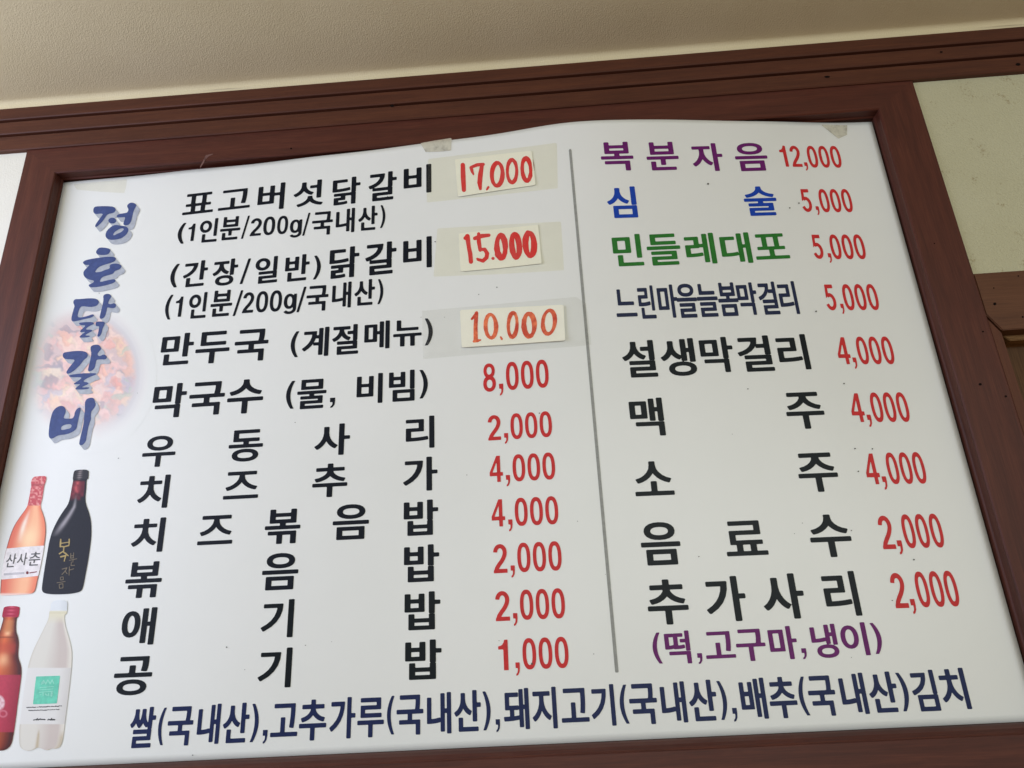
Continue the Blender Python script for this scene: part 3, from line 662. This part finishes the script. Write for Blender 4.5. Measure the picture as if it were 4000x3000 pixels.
b1 = [(325,425),(345,412),(400,407),(458,405),(462,440),(448,485),(440,500),(432,560),(420,640),(400,710),(425,770),(450,850),(458,930),(455,1010),(440,1110),(415,1250),(385,1400),(360,1520),(345,1565),(300,1585),(200,1592),(15,1600),(0,1590),(2,1560),(10,1420),(35,1260),(65,1120),(100,1000),(140,900),(200,810),(250,745),(275,700),(290,620),(305,540),(312,490),(306,470)]
def c1(u, t, P):
    c = mixc(np.tile(s2l((232, 120, 96)), (len(u), 1)), s2l((252, 190, 150)), (u - .12) / .45)
    c = mixc(c, s2l((240, 140, 108)), (u - .72) / .2)
    c = mixc(c, s2l((255, 236, 222)), np.exp(-((u - .30 - .12 * (t - .4)) / .07)**2) * band(t, .27, .57, .12))
    c = mixc(c, s2l((255, 224, 180)), np.exp(-((u - .55) / .25)**2 - ((t - .52) / .1)**2) * .8)
    c = mixc(c, s2l((120, 70, 66)), np.maximum(np.exp(-(u / .022)**2), np.exp(-((1 - u) / .022)**2)) * np.clip((t - .26) / .02, 0, 1) * .85)
    foil = mixc(np.tile(s2l((200, 84, 92)), (len(u), 1)), s2l((232, 158, 154)), (vnoise(P, 6, 21) - .45) / .35)
    foil = mixc(foil, s2l((160, 70, 76)), np.exp(-((t - .075) / .008)**2) * .7)
    c = mixc(c, foil, (.252 - t) / .008)
    c = mixc(c, s2l((246, 214, 204)), (t - .975) / .015); return c
bo1 = bottle('bottle_picture', px(B5, b1), c1); bo1['label'] = 'orange bottle with a red foil neck and white label'
b2 = [(735,360),(760,345),(885,340),(883,400),(880,435),(862,440),(860,520),(848,640),(860,700),(890,780),(908,860),(912,980),(900,1100),(880,1240),(850,1400),(825,1530),(800,1560),(720,1580),(600,1587),(500,1585),(440,1575),(415,1550),(420,1490),(440,1350),(465,1200),(490,1060),(515,970),(560,870),(620,770),(680,690),(700,610),(715,520),(730,450),(724,435)]
def c2(u, t, P):
    c = np.tile(s2l((22, 23, 32)), (len(u), 1)) * (.9 + .25 * vnoise(P, 7, 5))[:, None]
    c = mixc(c, s2l((168, 164, 172)), np.exp(-((u - .38 + .30 * np.clip((t - .3) / .25, 0, 1)) / .07)**2) * band(t, .20, .54, .1) * .85)
    red = mixc(np.tile(s2l((110, 36, 50)), (len(u), 1)), s2l((190, 84, 90)), np.exp(-((u - .35) / .16)**2) * vnoise(P, 8, 9) * 1.5)
    c = mixc(c, red, band(t, .085, .255, .02) * np.clip((vnoise(P, 14, 31) + .55 - 1.2 * np.clip((t - .17) / .1, 0, 1) ), 0, 1) * np.clip((.92 - u) / .1, 0, 1))
    cap = mixc(np.tile(s2l((46, 44, 48)), (len(u), 1)), s2l((150, 140, 142)), np.exp(-((u - .42) / .13)**2) * (.55 + .45 * np.sin(t * 420)))
    c = mixc(c, cap, (.082 - t) / .008); return c
bo2 = bottle('bottle_picture', px(B5, b2), c2); bo2['label'] = 'black bottle with gold brush lettering'
rt = [(172,195),(210,195),(255,190),(285,180),(292,165),(360,160),(430,160),(480,180),(540,188),(640,180),(690,182),(750,205),(800,215),(880,212),(1000,195),(1150,175),(1350,150),(1480,130),(1560,110),(1600,70),(1618,10)]
ax = lambda y: 110 - .165 * (y - 230)
b3 = [(x, y) for y, x in rt] + [(2 * ax(y) - x, y) for y, x in rt[::-1]]
def c3(u, t, P):
    c = mixc(np.tile(s2l((120, 46, 30)), (len(u), 1)), s2l((226, 112, 64)), 1 - abs(u - .42) / .42)
    c = mixc(c, s2l((250, 196, 150)), np.exp(-((u - .5) / .16)**2) * (np.exp(-((t - .185) / .02)**2) + .7 * np.exp(-((t - .37) / .045)**2)))
    c = mixc(c, s2l((206, 140, 90)), band(t, .085, .19, .02) * np.exp(-((u - .5) / .3)**2) * .8)
    c = mixc(c, s2l((190, 66, 52)), band(t, .24, .34, .03) * .5)
    c = mixc(c, s2l((60, 26, 24)), np.exp(-((u - .95) / .07)**2) * .85); c = mixc(c, s2l((90, 40, 30)), np.exp(-(u / .08)**2) * .7)
    c = mixc(c, s2l((90, 40, 28)), np.exp(-((t - .215) / .005)**2) * .6)
    lab = mixc(np.tile(s2l((190, 62, 84)), (len(u), 1)), s2l((150, 40, 60)), (u - .6) / .4); lab *= (.95 + .1 * vnoise(P, 6, 4))[:, None]
    d = np.hypot((P[:, 0] + 8) / 30, (P[:, 1] - 2745) / 34); lab = mixc(lab, s2l((232, 200, 208)), np.clip((1 - d) / .25, 0, 1) * (.55 + .6 * vnoise(P, 7, 2)))
    d = np.hypot((P[:, 0] - 12) / 14, (P[:, 1] - 2788) / 12); lab = mixc(lab, s2l((216, 130, 146)), np.exp(-((d - 1) / .25)**2) * .7)
    c = mixc(c, lab, band(t, .472, .872, .006))
    cap = mixc(np.tile(s2l((170, 30, 62)), (len(u), 1)), s2l((226, 96, 122)), np.exp(-((u - .5) / .2)**2) * (.4 + .4 * np.sin(t * 260)))
    c = mixc(c, cap, (.079 - t) / .006); return c
bo3 = bottle('bottle_picture', px(B6, b3), c3); bo3['label'] = 'brown ridged bottle with a crimson cap and label'
b4 = [(510,115),(675,112),(672,180),(668,225),(662,250),(640,262),(645,340),(665,420),(690,500),(710,580),(718,650),(712,790),(695,950),(670,1150),(645,1350),(630,1480),(610,1560),(580,1590),(545,1595),(520,1590),(480,1610),(440,1605),(410,1590),(370,1580),(340,1600),(290,1618),(240,1610),(200,1580),(190,1530),(192,1380),(215,1200),(240,1000),(262,870),(280,770),(305,680),(340,590),(400,470),(450,370),(480,310),(490,260),(492,225),(505,215)]
def c4(u, t, P):
    c = mixc(np.tile(s2l((222, 220, 212)), (len(u), 1)), s2l((206, 196, 190)), (u - .35) / .35)
    c = mixc(c, s2l((226, 222, 212)), (u - .86) / .1); c = mixc(c, s2l((226, 222, 198)), (.16 - t) / .06)
    c = mixc(c, s2l((196, 190, 176)), np.exp(-(u / .03)**2) * .6)
    c = mixc(c, s2l((226, 226, 224)), band(t, .447, .825, .004)); c = mixc(c, s2l((206, 204, 200)), band(t, .447, .825, .004) * np.clip((u - .75) / .3, 0, 1))
    c = mixc(c, s2l((196, 182, 156)), np.exp(-((u - .44 + .12 * (t - .85)) / (.012 + .22 * np.clip(t - .83, 0, 1)))**2) * np.clip((t - .85) / .04, 0, 1))
    c = mixc(c, s2l((198, 186, 164)), np.exp(-((u - .97) / .06)**2) * np.clip((t - .86) / .05, 0, 1) * .9)
    cap = mixc(np.tile(s2l((226, 232, 236)), (len(u), 1)), s2l((212, 218, 222)), (u - .5) / .5)
    c = mixc(c, cap, (.073 - t) / .004); c = mixc(c, s2l((206, 202, 170)), np.exp(-((t - .085) / .004)**2) * .5); return c
bo4 = bottle('bottle_picture', px(B6, b4), c4); bo4['label'] = 'milky white bottle with a green square on its label'
W_LABEL = ink('label_white', (236, 232, 234)); I_GOLD = ink('gold_ink', (176, 156, 106)); I_GOLD2 = ink('dull_gold_ink', (120, 110, 94))
I_MINT = ink('mint_ink', (112, 208, 182)); I_MINT2 = ink('pale_mint_ink', (150, 220, 200)); I_SOFT = ink('grey_print_ink', (96, 96, 98)); I_PALE = ink('pale_grey_ink', (196, 194, 200))
sh = Shape(on_sheet, .0010); sh.polys([px(B5, [(66, 1130), (250, 1112), (441, 1100), (424, 1200), (400, 1320), (382, 1402), (200, 1422), (10, 1440), (18, 1360), (36, 1262)])], 2.2)
lab1 = sh.build('bottle_label', W_LABEL, bo1)
for o_ in [line('label_lettering', B5, -.05, [('산', 62, 160, 1180, 1316), ('사', 172, 272, 1172, 1298), ('춘', 288, 402, 1162, 1300)], I_SOFT, lab1, .0013, .35)]: o_.parent = bo1
sh = Shape(on_sheet, .0013); sh.polys([px(B5, [(38, 1376), (242, 1362), (240, 1384), (36, 1398)])], 2.0); sh.build('small_print', I_PALE, bo1)
sh = Shape(on_sheet, .0013); sh.polys([px(B5, sup(272, 1371, 13, 15, 2)), px(B5, [(294, 1368), (368, 1356), (366, 1366), (292, 1378)])], 1.5); sh.build('maker_mark', ink('maroon_ink', (130, 60, 66)), bo1)
def strokes(crop, lst, step, off, name, m, parent):
    sh = Shape(on_sheet, off); L_ = [(px(crop, p), np.asarray(w_, float) / crop[2]) for p, w_ in lst]
    A = np.concatenate([p for p, _ in L_]); mw = max(np.max(w_) for _, w_ in L_)
    def f(P):
        o = np.full(len(P), 1e9)
        for p, w_ in L_: o = np.minimum(o, cap_sdf(P, p, w_))
        return o
    sh.field(f, A[:, 0].min() - mw, A[:, 1].min() - mw, A[:, 0].max() + mw, A[:, 1].max() + mw, step)
    return sh.build(name, m, parent)
strokes(B5, [([(606,1038),(603,1075),(600,1112)],[12,18,12]), ([(602,1108),(640,1112),(684,1100)],12), ([(690,1038),(690,1070),(686,1102)],[14,12,10]), ([(610,1078),(685,1066)],9), ([(636,1120),(634,1160)],12), ([(592,1182),(625,1160),(655,1180),(680,1202)],[14,10,16,10]), ([(606,1212),(655,1200),(640,1256)],[16,14,10])], 1.6, .0010, 'gold_lettering', I_GOLD, bo2)
strokes(B5, [([(706,1178),(703,1226)],8), ([(735,1172),(731,1224)],8), ([(704,1204),(734,1199)],8), ([(702,1226),(735,1222)],8), ([(690,1248),(766,1232)],7), ([(728,1246),(726,1268)],7), ([(712,1262),(708,1300),(745,1296)],7)], 1.6, .0010, 'gold_lettering', I_GOLD2, bo2)
strokes(B5, [([(620,1335),(668,1322),(650,1355),(618,1388)],9), ([(648,1352),(668,1380)],9), ([(692,1312),(688,1395)],8), ([(692,1345),(735,1332)],8), ([(606,1415),(630,1412),(632,1440),(604,1444),(602,1420)],7), ([(568,1472),(650,1458)],7), ([(592,1486),(628,1480),(628,1522),(594,1526),(590,1490)],8)], 1.6, .0010, 'gold_lettering', I_GOLD2, bo2)
sh = Shape(on_sheet, .0010); sh.polys([px(B6, [(360, 874), (478, 870), (598, 866), (583, 1000), (566, 1142), (450, 1148), (328, 1152), (343, 1010)])], 2.2); sh.build('label_emblem', I_MINT, bo4)
strokes(B6, [([(412,952),(436,912),(456,950),(478,908),(500,948),(520,908),(537,945)],11), ([(414,930),(428,948),(440,930)],8), ([(398,986),(532,974)],9), ([(396,1008),(530,998)],8), ([(392,1032),(528,1022)],9)], 1.8, .0013, 'emblem_lines', I_MINT2, bo4)
strokes(B6, [([(398,1056),(410,1056)],9), ([(430,1042),(430,1064)],12), ([(452,1048),(470,1062)],14), ([(484,1044),(486,1064)],12), ([(516,1038),(512,1066)],20)], 1.8, .0013, 'emblem_lines', I_MINT2, bo4)
lst = []
r2 = np.random.default_rng(3)
for (xa, ya, xb, yb, wd) in [(266, 1184, 612, 1168, 9), (286, 1214, 590, 1202, 9)]:
    x = xa
    while x < xb:
        l = r2.uniform(7, 22); y = ya + (yb - ya) * (x - xa) / (xb - xa)
        lst.append(([(x, y + r2.uniform(-3, 3)), (min(x + l, xb), y + r2.uniform(-3, 3))], wd * r2.uniform(.7, 1.2))); x += l + r2.uniform(5, 11)
strokes(B6, lst, 1.5, .0010, 'small_print', I_SOFT, bo4)
lst = []
for x in list(range(334, 445, 15)) + list(range(476, 540, 15)):
    lst.append(([(x, 1306 + r2.uniform(-6, 4)), (x + 9, 1298 + r2.uniform(-5, 8))], r2.uniform(9, 14)))
strokes(B6, lst, 1.5, .0010, 'small_print', ink('dark_print_ink', (70, 70, 72)), bo4)

# ---- dust specks on the sheet
sh = Shape(on_sheet, .0009)
for (x, y, r) in [(2078, 2593, 4), (2766, 718, 4), (3085, 812, 3), (3121, 793, 3), (3188, 1216, 3.5), (3570, 2186, 3.5), (3340, 1752, 3), (3408, 1753, 3), (3353, 1841, 3), (3297, 1498, 3), (2730, 2174, 2.5), (3326, 2072, 2.5), (1941, 1122, 2.5), (1700, 944, 2.5), (885, 2528, 3), (752, 2950, 2.5), (2107, 1614, 2.5), (1870, 1150, 2)]:
    sh.polys([sup(x, y, r, r * .9, 2, 10)], 1.3)
for _ in range(24):
    x, y = rng.uniform(350, 3500), rng.uniform(760, 2760)
    if x < 3450 + (y - 760) * .2 and y < 2800: r = rng.uniform(1.0, 2.0); sh.polys([sup(x, y, r * rng.uniform(.8, 2), r, 2, 8)], 1.0)
sh.build('dust_specks', M_DOT, sheet)['kind'] = 'stuff'

# ================================================================== taped-on price slips
S1 = (1600, 500, 2.765); S2 = (1600, 1050, 2.765); K2 = (1000, 0, 2.212); K4 = (3000, 0, 2.212); K0 = (0, 350, 3.6867)
def flat(name, crop, poly, m, off, thick, step=5):
    sh = Shape(on_sheet, off); sh.polys([px(crop, poly)], step); o = sh.build(name, m)
    if thick:
        md = o.modifiers.new('thickness', 'SOLIDIFY'); md.thickness = thick; md.offset = -1
    return o
def inset(crop, poly):
    A, B = closed(px(crop, poly)); return lambda P: np.maximum(-seg_sdf(P, A, B), 0)
def lifted(crop, poly, base, amp):
    """a slip that stands off the sheet a little towards its lower edge and right end"""
    q = px(crop, poly); x0, x1 = q[:, 0].min(), q[:, 0].max(); mid = q.mean(0); h = np.ptp(q[:, 1]) * .42
    sl_ = (q[2, 1] - q[0, 1]) / (q[2, 0] - q[0, 0])
    def f(P):
        t = np.clip((P[:, 1] - mid[1] - sl_ * (P[:, 0] - mid[0])) / h, -1, 1); u = np.clip((P[:, 0] - x0) / (x1 - x0), 0, 1)
        return base + amp * np.clip((t - .2) / .8, 0, 1)**2 + amp * .5 * np.clip((u - .8) / .2, 0, 1)**2
    return f
def taped(crop, poly, top, edge=.0005):
    d = inset(crop, poly)
    def f(P):
        t = np.clip(d(P) / 26, 0, 1); return edge + (top - edge) * t * t * (3 - 2 * t)
    return f
GS = 'paper slips with handwritten prices taped onto the menu'
def hand(slip, crop, lst, m, off):
    o = strokes(crop, lst, 1.7, off, 'handwritten_price', m, slip); return o
def zero(cx, cy, rx, ry, wd, rot=0, seed=0):
    r = np.random.default_rng(seed); t = np.linspace(0, 2 * np.pi, 22); c, s_ = np.cos(rot), np.sin(rot)
    x, y = (rx - wd / 2) * np.cos(t - 1.8), (ry - wd / 2) * np.sin(t - 1.8)
    w_ = wd * (1 + .16 * np.sin(t * 2 + r.uniform(0, 6)) + .06 * r.normal(size=22)); return (np.stack([cx + x * c - y * s_, cy + x * s_ + y * c], -1), w_)
PL = [(490, 340), (900, 290), (1318, 245), (1340, 430), (1360, 615), (950, 675), (522, 742), (505, 540)]; OFF = lifted(S1, PL, .0009, .0016)
sl = tag(flat('price_slip', S1, PL, M_SLIP, OFF, .0004), 'cream paper slip reading 17,000 in red marker, uppermost of the taped price slips', 'price slip', GS)
hand(sl, S1, [([(574, 400), (578, 520), (586, 668)], [48, 54, 46]), ([(664, 428), (676, 470), (690, 502)], [36, 32, 16]), ([(668, 422), (730, 398), (795, 392)], [30, 38, 34]), ([(782, 400), (765, 500), (756, 590), (764, 655)], [40, 52, 52, 32]), ([(850, 640), (834, 664)], [26, 20]), zero(946, 500, 80, 146, 44, .04, 1), zero(1106, 466, 70, 141, 38, 0, 2), zero(1262, 448, 68, 143, 44, -.06, 3)], I_MARK, lambda P, g=OFF: g(P) + .0003)
strokes(S1, [([(1328, 335), (1340, 400), (1344, 470)], [4, 11, 4])], 1.5, .0006, 'stray_ink_mark', ink('dark_red_ink', (140, 40, 30)), sheet)
tp = tag(flat('adhesive_tape', S1, [(200, 335), (900, 248), (1590, 160), (1596, 400), (1600, 650), (900, 730), (185, 805), (190, 560)], T_YEL, taped(S1, [(200, 335), (900, 248), (1590, 160), (1596, 400), (1600, 650), (900, 730), (185, 805), (190, 560)], .0042), 0), 'yellowed tape strip over the 17,000 slip, uppermost of the two yellowed strips', 'tape')
PL = [(530, 1140), (950, 1090), (1388, 1045), (1408, 1250), (1425, 1462), (990, 1510), (552, 1550), (540, 1350)]; OFF = lifted(S1, PL, .0009, .0014)
sl = tag(flat('price_slip', S1, PL, M_SLIP, OFF, .0004), 'cream paper slip reading 15.000 in bold red marker, middle of the taped price slips', 'price slip', GS)
hand(sl, S1, [([(600, 1190), (622, 1168)], [38, 44]), ([(624, 1170), (640, 1290), (655, 1360), (662, 1444)], [52, 44, 48, 46]), ([(746, 1142), (748, 1230), (762, 1318)], [34, 46, 38]), ([(704, 1192), (780, 1166), (856, 1158)], [40, 46, 36]), ([(765, 1310), (812, 1312), (838, 1355), (830, 1400), (792, 1435), (740, 1420), (730, 1412)], [32, 40, 44, 44, 40, 32, 22]), ([(899, 1408), (902, 1409)], 32), zero(988, 1283, 75, 150, 58, -.04, 4), zero(1144, 1272, 68, 155, 56, -.10, 5), zero(1298, 1256, 76, 154, 58, -.05, 6)], I_MARK, lambda P, g=OFF: g(P) + .0003)
tag(flat('adhesive_tape', S1, [(300, 1085), (960, 1046), (1635, 1010), (1652, 1270), (1668, 1535), (950, 1580), (258, 1605), (280, 1340)], T_YEL, taped(S1, [(300, 1085), (960, 1046), (1635, 1010), (1652, 1270), (1668, 1535), (950, 1580), (258, 1605), (280, 1340)], .0040), 0), 'yellowed tape strip over the 15.000 slip, second of the yellowed strips', 'tape')
PL = [(543, 445), (1100, 415), (1662, 388), (1672, 580), (1680, 772), (1120, 812), (562, 848), (552, 640)]; OFF = lifted(S2, PL, .0020, .0020)
sl = tag(flat('price_slip', S2, PL, M_SLIP2, OFF, .0012), 'ivory card slip reading 10.000 in orange marker, lowest of the taped price slips', 'price slip', GS)
hand(sl, S2, [([(672, 542), (700, 512), (726, 470)], [24, 34, 26]), ([(722, 480), (712, 620), (714, 770)], [40, 44, 48]), ([(694, 784), (735, 776), (768, 768)], [26, 34, 14]), zero(877, 620, 78, 148, 42, -.04, 7), ([(984, 738), (996, 758)], [20, 24]), zero(1113, 605, 67, 150, 40, .05, 8), zero(1291, 607, 82, 148, 50, -.03, 9), zero(1504, 576, 86, 149, 42, .10, 10)], I_ORANGE, lambda P, g=OFF: g(P) + .0003)
tag(flat('adhesive_tape', S2, [(135, 455), (980, 378), (1800, 303), (1862, 348), (1908, 372), (1938, 590), (1965, 820), (1780, 840), (960, 905), (145, 975), (140, 700)], T_CLR, taped(S2, [(135, 455), (980, 378), (1800, 303), (1862, 348), (1908, 372), (1938, 590), (1965, 820), (1780, 840), (960, 905), (145, 975), (140, 700)], .0058), 0), 'clear tape strip over the 10.000 slip, crossing the grey line', 'tape')
tag(flat('adhesive_tape', K2, [(1420, 1237), (1550, 1213), (1690, 1192), (1688, 1245), (1685, 1300), (1570, 1310), (1465, 1313), (1440, 1270)], T_OLD, .0012, 0, 4), 'short curled masking tape at the top edge of the menu sheet', 'tape')
tag(flat('adhesive_tape', K4, [(452, 1074), (560, 1079), (685, 1081), (683, 1165), (645, 1180), (610, 1198), (530, 1135)], T_OLD, .0010, 0, 4), 'torn stained tape scrap in the upper right corner of the menu sheet', 'tape')
tag(flat('adhesive_tape', K0, [(1060, 1362), (1430, 1325), (1830, 1290), (1815, 1400), (1790, 1490), (1430, 1470), (1100, 1440)], T_FAINT, .0008, 0, 4), 'faint yellowish tape trace in the upper left corner of the menu sheet', 'tape')
